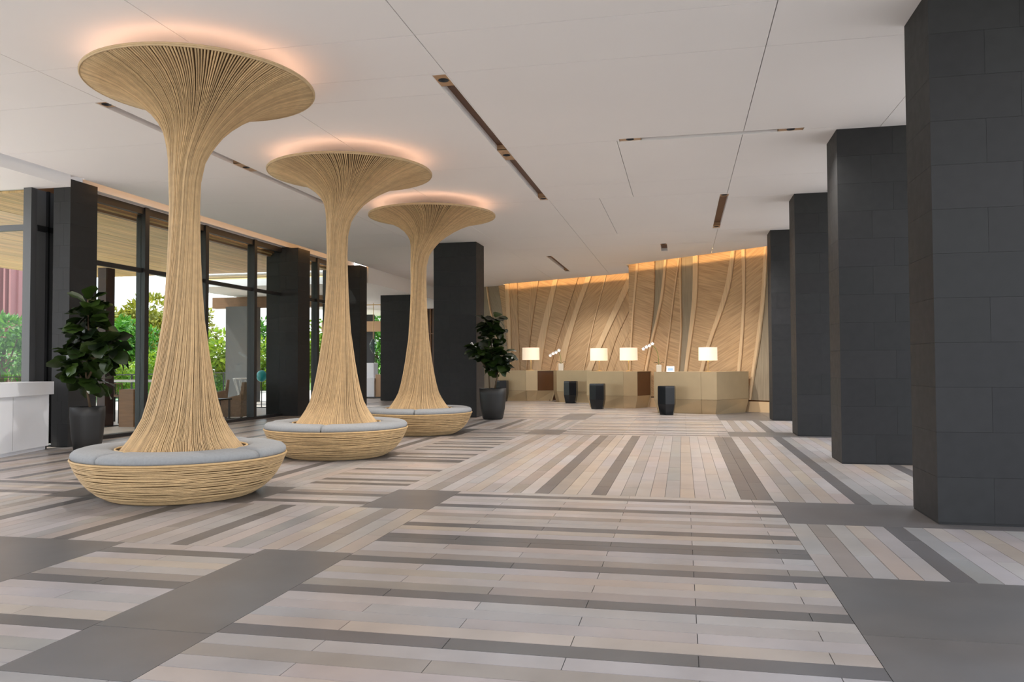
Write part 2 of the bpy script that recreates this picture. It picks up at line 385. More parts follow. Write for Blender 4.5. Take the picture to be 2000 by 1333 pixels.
for (x0, x1, y0, y1) in panels:
    X = sorted({x0+CG, x1-CG} | {min(max(v, x0+CG), x1-CG) for s in SLOTS for v in (s[0], s[1])})
    Y = sorted({y0+CG, y1-CG} | {min(max(v, y0+CG), y1-CG) for s in SLOTS for v in (s[2], s[3])})
    m = MB()
    for a, b in zip(X[:-1], X[1:]):
        for c, d in zip(Y[:-1], Y[1:]):
            mxx, myy = (a+b)/2, (c+d)/2
            if b-a < 1e-5 or d-c < 1e-5 or any(s[0] < mxx < s[1] and s[2] < myy < s[3] for s in SLOTS): continue
            if d < 22.5: m.box(a, b, c, d, CZ, CZ+.03); continue
            for lo, hi, (ax, ay), (ux, uy) in ((-50, -1.78, WALL1[0], WALL1[1]), (-1.78, 50, WALL2[0], WALL2[1])):
                p_ = [(a, c), (b, c), (b, d), (a, d)]
                ln_ = math.hypot(ux-ax, uy-ay); nx, ny = (uy-ay)/ln_, -(ux-ax)/ln_
                fs_ = [lambda q: q[0]-lo, lambda q: hi-q[0]]
                if lo < 0 and a < -9.3: pass
                else: fs_.append(lambda q: (q[0]-ax)*(-nx)+(q[1]-ay)*(-ny) if False else -((q[0]-ax)*(-nx)+(q[1]-ay)*(-ny))-.38)
                for g_ in fs_:
                    o_ = []
                    for i_ in range(len(p_)):
                        u_, v_ = p_[i_], p_[(i_+1) % len(p_)]; gu, gv = g_(u_), g_(v_)
                        if gu >= 0: o_.append(u_)
                        if (gu >= 0) != (gv >= 0): k_ = gu/(gu-gv); o_.append((u_[0]+(v_[0]-u_[0])*k_, u_[1]+(v_[1]-u_[1])*k_))
                    p_ = o_
                    if len(p_) < 3: break
                if len(p_) >= 3: m.prism(p_, CZ, CZ+.03)
    if m.f: m.build('ceiling_panel', PAINT, ceil)

def light_slot(s, plates, label, axis):
    x0, x1, y0, y1 = s; base = ((x0+x1)/2, (y0+y1)/2, CZ)
    t = thing('recessed_light_slot', label, 'ceiling light', base, group=None)
    th = .012; D = .10
    m = MB(); m.box(x0, x0+th, y0, y1, CZ+.001, CZ+D).box(x1-th, x1, y0, y1, CZ+.001, CZ+D).box(x0+th, x1-th, y0, y0+th, CZ+.001, CZ+D).box(x0+th, x1-th, y1-th, y1, CZ+.001, CZ+D)
    m.build('trough_wall', PAINT, t)
    MB().box(x0+th, x1-th, y0+th, y1-th, CZ+D-.01, CZ+D+.01).build('trough_back', COPPERIN, t)
    for a, b in plates:
        if axis == 'y': r = (x0+th, x1-th, max(a, y0+th), min(b, y1-th))
        else: r = (max(a, x0+th), min(b, x1-th), y0+th, y1-th)
        cx, cy = (r[0]+r[1])/2, (r[2]+r[3])/2; R = min(r[1]-r[0], r[3]-r[2])*.36; n = 28
        inner = [(cx+R*math.cos(2*PI*k/n), cy+R*math.sin(2*PI*k/n)) for k in range(n)]
        outer = []
        for k in range(n):
            dx, dy = math.cos(2*PI*k/n), math.sin(2*PI*k/n)
            q = min((r[1]-cx)/abs(dx) if abs(dx) > 1e-6 else 9, (r[3]-cy)/abs(dy) if abs(dy) > 1e-6 else 9); outer.append([cx+dx*q, cy+dy*q])
        for ux, uy in ((r[0], r[2]), (r[1], r[2]), (r[0], r[3]), (r[1], r[3])):
            k = min(range(n), key=lambda i: (outer[i][0]-ux)**2+(outer[i][1]-uy)**2); outer[k] = [ux, uy]
        z = CZ+.012
        p = MB().loops([[(x, y, z+.01) for x, y in outer], [(x, y, z) for x, y in outer], [(x, y, z) for x, y in inner], [(x, y, z+.01) for x, y in inner]], None, False, False).build('end_plate', COPPER, t)
        for q in (((r[0], r[1], r[2], r[2]+.006), (r[0], r[1], r[3]-.006, r[3])) if axis == 'y' else ((r[0], r[0]+.006, r[2], r[3]), (r[1]-.006, r[1], r[2], r[3]))):
            MB().box(*q, z, CZ+D).build('end_cheek', COPPER, t)
        MB().lathe([(R*.55, .07), (R*.62, .05), (R*.98, .0), (R*1.04, -.004), (R*1.04, .004), (R*.7, .055), (R*.6, .08)], 24, (cx, cy, z), None, True, True).build('downlight', BLACKMET, p, smooth=True)
        l = bpy.data.lights.new('downlight_lamp', 'SPOT'); l.energy = DOWNLIGHT*(2.2 if cy > 18 else 1); l.color = (1, .95, .90); l.spot_size = 2.3; l.spot_blend = .9; l.shadow_soft_size = R*.6
        o = bpy.data.objects.new('downlight_lamp', l); col.objects.link(o); o.location = (cx, cy, z-.01)
    return t
DOWNLIGHT = 260
light_slot(SLOTS[0], [(8.55, 8.96), (11.84, 12.45), (15.39, 15.67)], 'long bronze light slot with three downlight plates above the open middle floor', 'y')
light_slot(SLOTS[1], [(-.885, -.555), (1.356, 1.71)], 'light slot crossing the hall with a copper downlight plate at each end', 'x')
light_slot(SLOTS[2], [(15.85, 16.12), (19.5, 19.85)], 'bronze light slot beside the row of dark stone columns', 'y')
light_slot(SLOTS[3], [(22.05, 22.3)], 'short bronze light slot in front of the curved timber wall', 'y')
light_slot(SLOTS[4], [(23.75, 24.1), (27.5, 27.9)], 'narrow light slot above the farther reception desks', 'y')
light_slot(SLOTS[5], [(8.52, 8.75), (11.66, 12.2), (15.1, 15.4)], 'light slot running behind the woven trunks on the window side', 'y')

# cove along the window wall and bulkheads
cv = MB().box(-11.2, -10.2, 12.0, 25.2, CZ+.22, CZ+.30).box(-10.23, -10.2, 12.0, 25.2, CZ, CZ+.22).build('trim_1', PAINT); tag(cv, kind='structure')
led = MB().box(-10.30, -10.25, 12.6, 25.0, CZ+.06, CZ+.075).build('led_strip', WARMCOVE, cv)
cw = MB().box(-11.1, -10.75, 12.6, 25.0, CZ+.03, CZ+.22).build('cove_upstand', PAINT, cv)
bh = MB().box(-10.50, -10.42, 1.3, 11.93, 4.54, CZ+.3).box(-13.4, -10.50, 1.3, 11.93, 4.54, 4.72).build('trim_2', PAINT); tag(bh, kind='structure')
bh2 = MB().box(-10.32, -10.24, 25.0, 38, 4.16, CZ+.3).box(-17.5, -10.32, 25.0, 42, 4.16, 4.4).build('trim_3', PAINT); tag(bh2, kind='structure')

# ================================================================== STONE COLUMNS
def column(x0, x1, y0, y1, z1, label, group, faces='FLR', th=.62, tw=.62):
    t = thing('stone_column', label, 'column', ((x0+x1)/2, (y0+y1)/2, 0), group=group)
    g = .0008; d = .012
    MB().box(x0+d, x1-d, y0+d, y1-d, 0, z1).build('core', SLATEJ, t)
    MB().box(x0+.006, x1-.006, y0+.006, y1-.006, 0.001, .02).build('shadow_gap', SLATEJ, t)
    nz = max(1, round(z1/.385)); hz = (z1-.02)/nz
    for k in range(nz):
        za, zb = .02+k*hz+g, .02+(k+1)*hz-g
        for f in faces:
            L = (x1-x0) if f in 'FB' else (y1-y0)
            cuts = [0, L*.62, L] if (k % 2) else [0, L*.38, L]
            if L < .9 and f in 'LR': cuts = [0, L]
            for a, b in zip(cuts[:-1], cuts[1:]):
                tt = jit((.021, .021, .0215), .08); a2, b2 = a+(g if a else 0), b-(g if b < L else 0)
                if f == 'F': q = (x0+a2, x0+b2, y0, y0+d)
                elif f == 'B': q = (x0+a2, x0+b2, y1-d, y1)
                elif f == 'L': q = (x0, x0+d, y0+a2+(d if not a else 0), y0+b2-(d if b == L else 0))
                else: q = (x1-d, x1, y0+a2+(d if not a else 0), y0+b2-(d if b == L else 0))
                MB().box(q[0], q[1], q[2], q[3], za, zb, tt).build('stone_slab', SLATE, t)
    return t
gr = 'dark stone columns along the open side'
for (y, d_, l) in ((7.552, .77, 'massive charcoal stone column standing on the broad dark floor band, first of its row'),
                   (11.803, .79, 'charcoal stone column second in the row along the striped floor'),
                   (16.14, .77, 'charcoal stone column third in the row, counted towards the timber wall'),
                   (20.43, .77, 'charcoal stone column closest to the curved timber wall, last of its row')):
    column(2.15, 3.32, y, y+d_, CZ, l, gr, 'FLR')
column(-6.527, -5.345, 20.5, 21.37, CZ, 'free-standing charcoal stone pier beside the potted fig and reception', None, 'FRL')
column(-10.76, -10.42, 11.93, 12.6, CZ, 'charcoal stone pier behind the potted fig and white counter', None, 'FRL')
column(-11.38, -10.42, 20.37, 21.1, CZ, 'charcoal stone pier in the window wall next to the tall glazing', None, 'FRL')
column(-11.6, -10.28, 24.4, 24.98, CZ, 'slim charcoal stone pier at the end of the window wall', None, 'FR')
column(-11.65, -10.36, 29.7, 30.5, CZ, 'broad charcoal stone pier standing beyond the window wall', None, 'FR')

# ================================================================== WINDOW WALL
WX = -10.98
def window(name, y0, y1, mulls):
    fr = MB().box(WX-.06, WX+.06, y0, y1, 4.56, 4.70).box(WX-.09, WX+.09, y0, y1, 0, .07)
    wo = fr.build(name, BLACKMET); tag(wo, kind='structure')
    MB().box(WX-.07, WX+.07, y0, y1, 4.70, 4.78).build('head_trim', PAINT, wo)
    MB().box(WX-.04, WX+.04, y0, y1, 3.345, 3.435).build('transom', BLACKMET, wo)
    for y in mulls: MB().box(WX-.11, WX+.10, y-.065, y+.065, .07, 4.7).build('mullion', BLACKMET, wo)
    ys = [y0]+list(mulls)+[y1]
    for a, b in zip(ys[:-1], ys[1:]):
        for za, zb in ((.07, 3.345), (3.435, 4.56)):
            MB().box(WX-.008, WX+.008, a+(.065 if a != y0 else 0), b-(.065 if b != y1 else 0), za, zb).build('pane', GLASS, wo)
    return wo
window('window_1', 12.5, 20.37, [14.6, 16.75, 18.93])
window('window_2', 21.1, 24.4, [22.6, 24.1])
# entrance corner beside the first pier
e = MB().box(-11.26, -11.10, 11.80, 11.93, 0, 4.54).build('window_3', GREYMET); tag(e, kind='structure')
MB().box(-17, -11.26, 11.83, 11.91, 3.80, 3.90).build('transom', GREYMET, e)
MB().box(-11.16, -11.08, 11.93, 12.45, 3.80, 3.90).build('transom', BLACKMET, e)
MB().box(-17, -11.26, 11.865, 11.875, 3.90, 4.54).build('pane', GLASS, e)
MB().box(-17, -11.26, 11.865, 11.875, .05, 3.80).build('pane', GLASS, e)
for a, b in ((11.94, 12.17), (12.2, 12.42)):
    MB().box(-11.20, -11.13, a, b, .02, 3.80).build('side_panel', GREYPAN, e); MB().box(-11.20, -11.13, a, b, 3.90, 4.54).build('side_panel', GREYPAN, e)
MB().box(-11.2, -11.08, 12.165, 12.205, 0, 4.54).build('jamb', BLACKMET, e)
MB().box(-11.2, -10.76, 12.42, 12.5, 0, 4.72).build('jamb', BLACKMET, e)

# far lounge beyond the piers
fw = MB().box(-14.5, 11, 41.5, 41.8, 0, 5.2).build('wall_back', PAINT); tag(fw, kind='structure')
scr = MB().box(-12.6, -7.2, 37.45, 37.55, 0, CZ).build('wall_screen', BROWNPANEL); tag(scr, kind='structure')
for i in range(26):
    x = -12.5+i*.2; MB().box(x, x+.06, 37.36, 37.45, 0, CZ).build('slat', TIMBER if i % 3 else COPPER, scr)
MB().box(-12.6, -7.2, 37.34, 37.36, 2.9, 2.96).build('rail', TIMBER, scr)
t = thing('lounge_counter', 'white and brown block counter seen through the gap past the slim pier', 'counter', (-12.9, 32.3, 0))
MB().cbox(-13.7, -12.84, 32, 32.6, .05, .85).build('white_front', WHITEP, t); MB().cbox(-12.83, -12.0, 32.1, 32.7, .05, 1.0).build('wood_end', COPPER, t)
MB().box(-13.7, -12.0, 32.15, 32.55, 0, .05).build('plinth', BLACKMET, t)
t = tag(MB().cbox(-14.0, -13.42, 33.4, 33.9, 0, 1.5).build('white_cabinet', WHITEP), 'pale upright cabinet behind the lounge counter', 'cabinet')
t = thing('lounge_post', 'dark post with orange timber beam in the far lounge', 'post', (-15.4, 37, 0))
MB().box(-15.25, -14.9, 37, 37.2, 0, 3.9).build('post', BLACKMET, t); MB().box(-17.5, -13.9, 36.7, 37.0, 3.05, 3.55).build('beam', COPPER, t)
MB().box(-16.5, -16.4, 36.9, 37.0, 0, 3.05).build('post', BLACKMET, t)
t = thing('pendant_lamp', 'thin brass pendant with a glass drop past the slim pier', 'lamp', (-13.4, 33.3, 4.16))
MB().tube([(-13.4, 33.3, 4.16), (-13.4, 33.3, 2.55)], .014, 6).build('stem', BRASS, t); MB().lathe([(.02, 0), (.14, .2), (.16, .4), (.06, .62), (.02, .66)], 16, (-13.4, 33.3, 1.92)).build('drop', TINTGLASS, t, True)
MB().box(-14.6, -12.6, 33.28, 33.32, 4.06, 4.1).build('ceiling_bar', BRASS, t)

# ================================================================== WOVEN TRUNK BENCHES
PROF = [(.66, .44), (.623, .504), (.545, .605), (.475, .715), (.413, .835), (.362, 1.02), (.322, 1.211), (.275, 1.48), (.239, 1.745), (.214, 1.913), (.192, 2.217), (.175, 2.52), (.165, 2.823), (.159, 3.127),
        (.167, 3.43), (.192, 3.65), (.222, 3.75), (.262, 3.846), (.312, 3.944), (.39, 4.04), (.50, 4.14), (.64, 4.235), (.82, 4.325), (1.0, 4.385), (1.18, 4.43)]
def trunk_bench(cx, cy, kx, ky, R, label):
    t = thing('woven_trunk_bench', label, 'bench', (cx, cy, 0), group=None)
    def prof(i, inset=0):
        r, z = PROF[i]
        s = max(0, min(1, (z-3.45)/.98)); s2 = s*s*(3-2*s)
        if z > 3.9: r = r*(1+(R/1.18-1)*((z-3.9)/.53))
        return max(.02, r-inset), z, cx+(kx-cx)*s2, cy+(ky-cy)*s2
    n = 64
    MB().loops([[(prof(i, .018)[2]+prof(i, .018)[0]*math.cos(2*PI*k/n), prof(i, .018)[3]+prof(i, .018)[0]*math.sin(2*PI*k/n), prof(i)[1]+(.012 if i > 18 else 0)) for k in range(n)] for i in range(20)], None, False, False).build('trunk_lining', CANEIN, t, True)
    MB().loops([[(prof(i, .018)[2]+prof(i, .018)[0]*math.cos(2*PI*k/n), prof(i, .018)[3]+prof(i, .018)[0]*math.sin(2*PI*k/n), prof(i)[1]+.014) for k in range(n)] for i in range(19, len(PROF))], None, False, False).build('canopy_lining', CANEDK, t, True)
    NS = 236; m = MB(); rnd = random.Random(int(cy*10))
    for s in range(NS):
        a0 = 2*PI*s/NS + rnd.uniform(-.12, .12)/NS*2*PI; ph = rnd.uniform(0, 6.28); tint = shade_of(rnd, (.55, .375, .195), .80, 1.14)
        amp = rnd.uniform(-.014, .014); lay = rnd.choice((0, .006))
        pts = []; rr = []
        for i in range(len(PROF)):
            r, z, ox, oy = prof(i)
            tw = .95*max(0, min(1, (z-.6)/3.4))                        # strands twist on the way up
            a = a0 + tw + amp*math.sin(PI*(z-.44)/3.99)*1.5
            q = r - .004 - lay*(1 if r < .5 else .3)
            pts.append((ox+q*math.cos(a), oy+q*math.sin(a), z)); rr.append(max(.0046, min(.0100, r*.0108)))
        m.tube(pts, rr, 5, tint)
    tag(m.build('trunk_canes', CANE, t, True), kind='stuff')
    # canopy rim and top
    m = MB()
    for k, (rr_, zz) in enumerate(((R+.004, 4.432), (R+.004, 4.450))):
        m.tube([(kx+rr_*math.cos(2*PI*i/96), ky+rr_*math.sin(2*PI*i/96), zz) for i in range(96)], .0115, 6, (.54, .39, .225), closed=True)
    m.build('canopy_rim', CANE, t, True)
    MB().lathe([(R, 4.44), (R, 4.462), (.2, 4.462), (.2, 4.44)], 96, (kx, ky, 0)).build('canopy_top', PAINT, t)
    MB().lathe([(.19, 4.47), (.19, CZ)], 24, (kx, ky, 0)).build('ceiling_stem', PAINTDK, t)
    L = MB().tube([(kx+(R-.2)*math.cos(2*PI*i/72), ky+(R-.2)*math.sin(2*PI*i/72), 4.474) for i in range(72)], .009, 6, closed=True).build('led_ring', RINGLED, t)
    # base bowl of horizontal canes
    bp = [(.70, 0), (.775, .03), (.85, .075), (.925, .14), (.985, .215), (1.035, .30), (1.07, .38), (1.085, .425)]
    def bowl(z):
        for (r0, z0), (r1, z1) in zip(bp[:-1], bp[1:]):
            if z0 <= z <= z1: return r0+(r1-r0)*(z-z0)/(z1-z0)
        return bp[-1][0]
    MB().lathe([(r-.02, z) for r, z in bp]+[(.5, .425)], 72, (cx, cy, 0), None, True, True).build('bowl_lining', CANEIN, t, True)
    m = MB(); nr = 27
    for k in range(nr):
        zc = .011+k*.4135/(nr-1); ph = rnd.uniform(0, 6.28); am = .0035 if 2 < k < nr-3 else .0; tint = shade_of(rnd, (.555, .378, .192), .80, 1.12)
        pts = []
        for i in range(96):
            a = 2*PI*i/96; z = zc+am*math.sin(3*a+ph)+am*.8*math.sin(7*a+ph*2.1); r = bowl(max(0, min(.425, z)))
            pts.append((cx+r*math.cos(a), cy+r*math.sin(a), z))
        m.tube(pts, .0074, 5, tint, closed=True)
    tag(m.build('bowl_canes', CANE, t, True), kind='stuff')
    for zz, rr_ in ((.44, 1.086), ): MB().tube([(cx+rr_*math.cos(2*PI*i/96), cy+rr_*math.sin(2*PI*i/96), .43) for i in range(96)], .014, 6, (.5, .33, .155), closed=True).build('bowl_rim', CANE, t, True)
    MB().tube([(cx+.668*math.cos(2*PI*i/72), cy+.668*math.sin(2*PI*i/72), .515) for i in range(72)], .012, 6, (.55, .385, .19), closed=True).build('trunk_foot_ring', CANE, t, True)
    # four curved cushions
    cs = [(.69, .435), (.685, .49), (.70, .522), (.74, .537), (.88, .542), (1.0, .538), (1.055, .522), (1.083, .495), (1.088, .465), (1.075, .438)]
    a00 = math.radians({7: 257.2, 11: 282.3}.get(int(cy), 284))
    for k in range(4):
        A0 = a00+k*PI/2+.008; A1 = A0+PI/2-.016; L = []
        ns = 26
        for i in range(ns+1):
            a = A0+(A1-A0)*i/ns; e_ = min(i, ns-i); sh = .012 if e_ == 0 else (.004 if e_ == 1 else 0)
            rm = .885
            L.append([(cx+(rm+(r-rm)*(1-sh*2))*math.cos(a), cy+(rm+(r-rm)*(1-sh*2))*math.sin(a), .435+(z-.435)*(1-sh*9)) for r, z in cs])
        MB().loops(L, None, True, True).build('seat_cushion', CUSH, t, True)
    MB().lathe([(.66, .43), (1.05, .43), (1.05, .435), (.66, .435)], 64, (cx, cy, 0)).build('seat_board', SEAM, t)
    return t
trunk_bench(-5.35, 7.80, -5.09, 7.72, 1.18, 'round rattan bench with tall woven trunk canopy on the dark tile by the white counter')
trunk_bench(-5.27, 11.60, -5.11, 11.75, 1.27, 'round rattan bench with woven trunk canopy standing between two others like it')
trunk_bench(-5.29, 15.60, -4.97, 15.52, 1.28, 'round rattan bench with woven trunk canopy beside the free-standing charcoal pier')

# ================================================================== TIMBER FEATURE WALL (two overlapping screens)
def wall_screen(name, A, B, curves, ztop, zbase, mats, thick=.12):
    """A,B plan end points; curves = list of (kind, [(x,y) pixels...]) boundaries left to right"""
    A = Vector((A[0], A[1], 0)); B = Vector((B[0], B[1], 0)); d = (B-A).normalized(); nrm = Vector((d.y, -d.x, 0))
    if nrm.dot(CAM-A) < 0: nrm = -nrm
    LEN = (B-A).length
    back = MB().loops([[A-nrm*.02+Vector((0, 0, z)), B-nrm*.02+Vector((0, 0, z)), B-nrm*(.02+thick)+Vector((0, 0, z)), A-nrm*(.02+thick)+Vector((0, 0, z))] for z in (0, ztop)]).build(name, BROWNPANEL)
    tag(back, kind='structure')
    def uz(x, y):
        r = ray(x, y); k = (A-CAM).dot(nrm)/r.dot(nrm); P = CAM+r*k; return ((P-A).dot(d), P.z)
    NZ = 18; zs = [zbase+(ztop-zbase)*i/NZ for i in range(NZ+1)]
    B_ = []
    for c in curves:
        if c == 'start': B_.append([0]*(NZ+1)); continue
        if c == 'end': B_.append([LEN]*(NZ+1)); continue
        pts = sorted([uz(*p) for p in c], key=lambda q: q[1]); row = []
        for z in zs:
            if z <= pts[0][1]: (u0, z0), (u1, z1) = pts[0], pts[1]
            elif z >= pts[-1][1]: (u0, z0), (u1, z1) = pts[-2], pts[-1]
            else:
                for (u0, z0), (u1, z1) in zip(pts[:-1], pts[1:]):
                    if z0 <= z <= z1: break
            row.append(max(0, min(LEN, u0+(u1-u0)*(z-z0)/(z1-z0))))
        B_.append(row)
    for i in range(1, len(B_)): B_[i] = [max(a, b) for a, b in zip(B_[i], B_[i-1])]
    B_s = []
    for row in B_:                                                   # soften kinks
        q = row[:]
        for _ in range(2): q = [q[0]]+[(q[k-1]+2*q[k]+q[k+1])/4 for k in range(1, NZ)]+[q[-1]]
        B_s.append(q)
    for i, (kind, ang, proud) in enumerate(mats):
        l, r = B_s[i], B_s[i+1]
        if max(b-a for a, b in zip(l, r)) < .02: continue
        m = MB(); m.uv = []; vs = []; fs = []
        ca, sa = math.cos(ang), math.sin(ang)
        for k, z in enumerate(zs):
            a, b = l[k]+.004, max(r[k]-.004, l[k]+.005)
            for u, off in ((a, -.02), (a, proud-.012), (a+min(.012, (b-a)*.3), proud), (b-min(.012, (b-a)*.3), proud), (b, proud-.012), (b, -.02)):
                p = A+d*u+nrm*off; vs.append((p.x, p.y, z)); m.uv.append((u*ca+z*sa+i*3.7, -u*sa+z*ca))
        for k in range(NZ):
            for j in range(5): fs.append((k*6+j, k*6+j+1, (k+1)*6+j+1, (k+1)*6+j))
        fs.append((NZ*6, NZ*6+1, NZ*6+2, NZ*6+3, NZ*6+4, NZ*6+5))
        m.add(vs, fs)
        m.build({'V': 'veneer_panel', 'R': 'timber_rib', 'G': 'woven_panel'}[kind], {'V': VEN, 'R': VENL, 'G': VENG}[kind], back)
    return back, d, nrm, A
def C6(*p): return [(1200+x/3.508, 460+y/3.508) for x, y in p]
def C9(*p): return [(940+x/6.06, 520+y/6.06) for x, y in p]
s2 = ['start', C6((153, 215), (128, 500), (112, 790), (108, 930)), C6((168, 215), (140, 500), (122, 790), (118, 930)), C6((278, 205), (276, 450), (255, 640), (238, 760), (205, 930)),
      C6((346, 190), (322, 430), (285, 600), (245, 760), (212, 930)), C6((362, 190), (338, 430), (300, 600), (262, 760), (230, 930)), C6((438, 185), (408, 400), (378, 650), (340, 930)), C6((448, 185), (414, 400), (386, 650), (350, 930)),
      C6((448, 185), (452, 450), (458, 650), (436, 930)), C6((458, 185), (460, 450), (466, 650), (446, 930)), C6((545, 165), (541, 430), (518, 650), (484, 930)), C6((580, 160), (574, 430), (545, 650), (506, 930)),
      C6((804, 118), (768, 350), (700, 570), (640, 740), (590, 930)), C6((832, 112), (802, 350), (730, 570), (664, 740), (618, 930)), C6((876, 108), (886, 430), (868, 700), (846, 930)), C6((902, 104), (901, 430), (890, 700), (870, 930)),
      C6((1032, 92), (1014, 400), (978, 720), (935, 1000), (918, 1155)), C6((1048, 90), (1036, 400), (1002, 720), (955, 1000), (932, 1155)), 'end']
k2 = [('V', 1.35, .02), ('R', 0, .06), ('V', 1.25, .03), ('G', 0, .0), ('R', 0, .07), ('V', 1.05, .02), ('R', 0, .05), ('V', 1.3, .01), ('R', 0, .05), ('G', 0, 0), ('R', 0, .07),
      ('V', 1.30, .03), ('R', .0, .07), ('V', -1.10, .02), ('R', 0, .07), ('V', -1.05, .03), ('R', 0, .07), ('G', 0, .0)]
W2, d2, n2, A2 = wall_screen('wall_timber_front', (-1.73, 26.95), (3.6, 22.72), s2, 4.93, 0.34, k2)
MB().loops([[A2+d2*0+n2*o+Vector((0, 0, z)) for o in (-.02, .05)]+[A2+d2*6.8+n2*o+Vector((0, 0, z)) for o in (.05, -.02)] for z in (0, .30)]).build('skirting', VENL, W2)
s1 = ['start', C9((60, 250), (100, 520), (190, 900), (240, 1230)), C9((75, 250), (112, 520), (205, 900), (255, 1230)), C9((205, 240), (250, 540), (300, 850), (330, 1230)), C9((285, 235), (300, 500), (322, 850), (345, 1230)), C9((335, 235), (352, 600), (360, 850), (362, 1220)),
      C9((430, 225), (436, 600), (448, 850), (462, 1220)), C9((595, 210), (562, 600), (545, 1000), (530, 1220)), C9((680, 205), (604, 700), (572, 1000), (545, 1220)), C9((848, 190), (716, 700), (660, 960), (615, 1220)), C9((905, 185), (795, 700), (745, 1000), (715, 1220)),
      C9((1138, 170), (998, 600), (880, 960), (820, 1220)), C9((1235, 160), (1090, 560), (960, 960), (890, 1220)), C9((1300, 155), (1135, 600), (1035, 960), (980, 1220)), C9((1465, 145), (1320, 700), (1265, 960), (1212, 1220)), C9((1480, 145), (1335, 700), (1280, 960), (1228, 1220)),
      C9((1725, 160), (1500, 650), (1345, 1000), (1250, 1220)), C9((1770, 240), (1550, 700), (1412, 1000), (1325, 1220)), C9((1850, 330), (1600, 850), (1490, 1220)), C9((1860, 560), (1650, 1000), (1575, 1220)), 'end']
k1 = [('G', 0, 0), ('R', 0, .05), ('G', .5, .0), ('V', 1.2, .02), ('R', 0, .06), ('V', .2, .03), ('V', 1.2, .01), ('V', .1, .05), ('V', 1.25, .02), ('R', .0, .05), ('V', 1.2, .02), ('V', .4, .0), ('R', .2, .06),
      ('V', -.95, .02), ('R', 0, .05), ('V', -.9, .03), ('R', .3, .06), ('V', .4, .02), ('V', .5, .0), ('V', .4, .02)]
W1, d1, n1, A1 = wall_screen('wall_timber_rear', (-9.2, 33.15), (-.9, 28.85), s1, 4.93, 0.3, k1)
for Wp, A_, d_, n_, LN in ((W2, A2, d2, n2, 6.7), (W1, A1, d1, n1, 9.2)):
    p0, p1 = A_+d_*.05, A_+d_*LN
    MB().loops([[p0+n_*.56+Vector((0, 0, z)), p1+n_*.56+Vector((0, 0, z)), p1+n_*.52+Vector((0, 0, z)), p0+n_*.52+Vector((0, 0, z))] for z in (4.80, 4.815)]).build('led_strip', WALLWASH, Wp)

# ================================================================== RECEPTION DESKS
def desk(label, front, rear, niche=None, inset=.11):
    """front = plan polyline left to right, closed at the back by depth_v"""
    F = [Vector((x, y, 0)) for x, y in front]
    back = [Vector((x, y, 0)) for x, y in rear]; poly = F+back; c = sum(poly, Vector())/len(poly)
    t = thing('reception_desk', label, 'desk', (c.x, c.y, 0))
    foot = []
    for i, p in enumerate(poly):
        q = c-p; foot.append(p+q.normalized()*inset if i < len(F) else p)
    def at(P, z): return [(p.x, p.y, z) for p in P]
    nseg = len(F)-1
    for i in [k for k in range(len(poly)) if k != len(F)]:
        for nm, lo, hi, z0, z1 in (('front_panel', poly, poly, .40, 1.15), ('kick_panel', foot, poly, 0, .395)):
            j = (i+1) % len(poly); a, b, c2, d_ = lo[i], lo[j], hi[j], hi[i]
            n = (b-a).cross(Vector((0, 0, 1))).normalized(); 
            if n.dot(c-a) > 0: n = -n
            e = (b-a).normalized()*.003
            v = [a+e, b-e, c2-e, d_+e]; zz = [z0, z0, z1, z1]
            mt = BROWNPANEL if (niche == i and nm == 'front_panel') else GOLD
            q = -n*.03 if niche == i else Vector()
            MB().add([(p.x+q.x, p.y+q.y, z) for p, z in zip(v, zz)]+[(p.x+q.x-n.x*.03, p.y+q.y-n.y*.03, z) for p, z in zip(v, zz)],
                     [(0, 1, 2, 3), (7, 6, 5, 4), (0, 4, 5, 1), (1, 5, 6, 2), (2, 6, 7, 3), (3, 7, 4, 0)]).build(nm, mt, t)
    sh = [p+(c-p).normalized()*.07 for p in poly]; sf = [p+(c-p).normalized()*(.2) for p in poly]
    MB().loops([at(sf, 0.0), at([p+(c-p).normalized()*.12 for p in poly], .4), at(sh, 1.15)]).build('carcass', BROWNPANEL, t)
    MB().loops([at(poly, 1.15), at(poly, 1.172)]).build('worktop', GOLD, t)
    return t
desk('long faceted champagne-metal desk with folded right end beside the stone column', [(-.80, 23.12), (.50, 22.72), (.92, 22.58), (1.86, 23.85)], [(1.45, 24.15), (-.35, 23.95)])
desk('champagne-metal desk carrying two table lamps, brown recess at its right end', [(-3.03, 25.75), (-1.81, 25.15), (-1.38, 25.28), (-.98, 26.05)], [(-1.25, 26.35), (-2.75, 26.4)], niche=2)
desk('plain champagne-metal desk half hidden behind the two-lamp desk', [(-4.72, 29.5), (-4.55, 29.2), (-3.2, 28.75)], [(-3.05, 29.35), (-4.4, 30.0)])
desk('champagne-metal desk beside the potted fig, brown recess at its right end', [(-6.95, 30.0), (-5.86, 29.95), (-5.42, 30.05), (-4.80, 30.35)], [(-4.95, 30.7), (-6.7, 30.75)], niche=2)

def stool(x, y, rz, label):
    t = thing('faceted_stool', label, 'stool', (x, y, 0), rz)
    n = 6
    def ring(r, z): return [(r*math.cos(2*PI*i/n), r*math.sin(2*PI*i/n), z) for i in range(n)]
    L = [ring(.20, 0), ring(.262, .30), ring(.262, .74)]
    m = MB().loops(L); o = m.build('body', BLACKGLOSS); o.parent = t
    o = MB().loops([ring(.262, .74), ring(.256, .785), ring(.236, .795)]).build('seat_top', BLACKGLOSS); o.parent = t
    return t
stool(-.43, 22.36, .42, 'black faceted stool before the long desk with folded right end')
stool(-2.60, 24.92, .42, 'black faceted stool before the two-lamp desk')
stool(-3.93, 28.5, .42, 'black faceted stool before the half-hidden desk')
stool(-6.72, 29.6, .42, 'black faceted stool behind the potted fig')

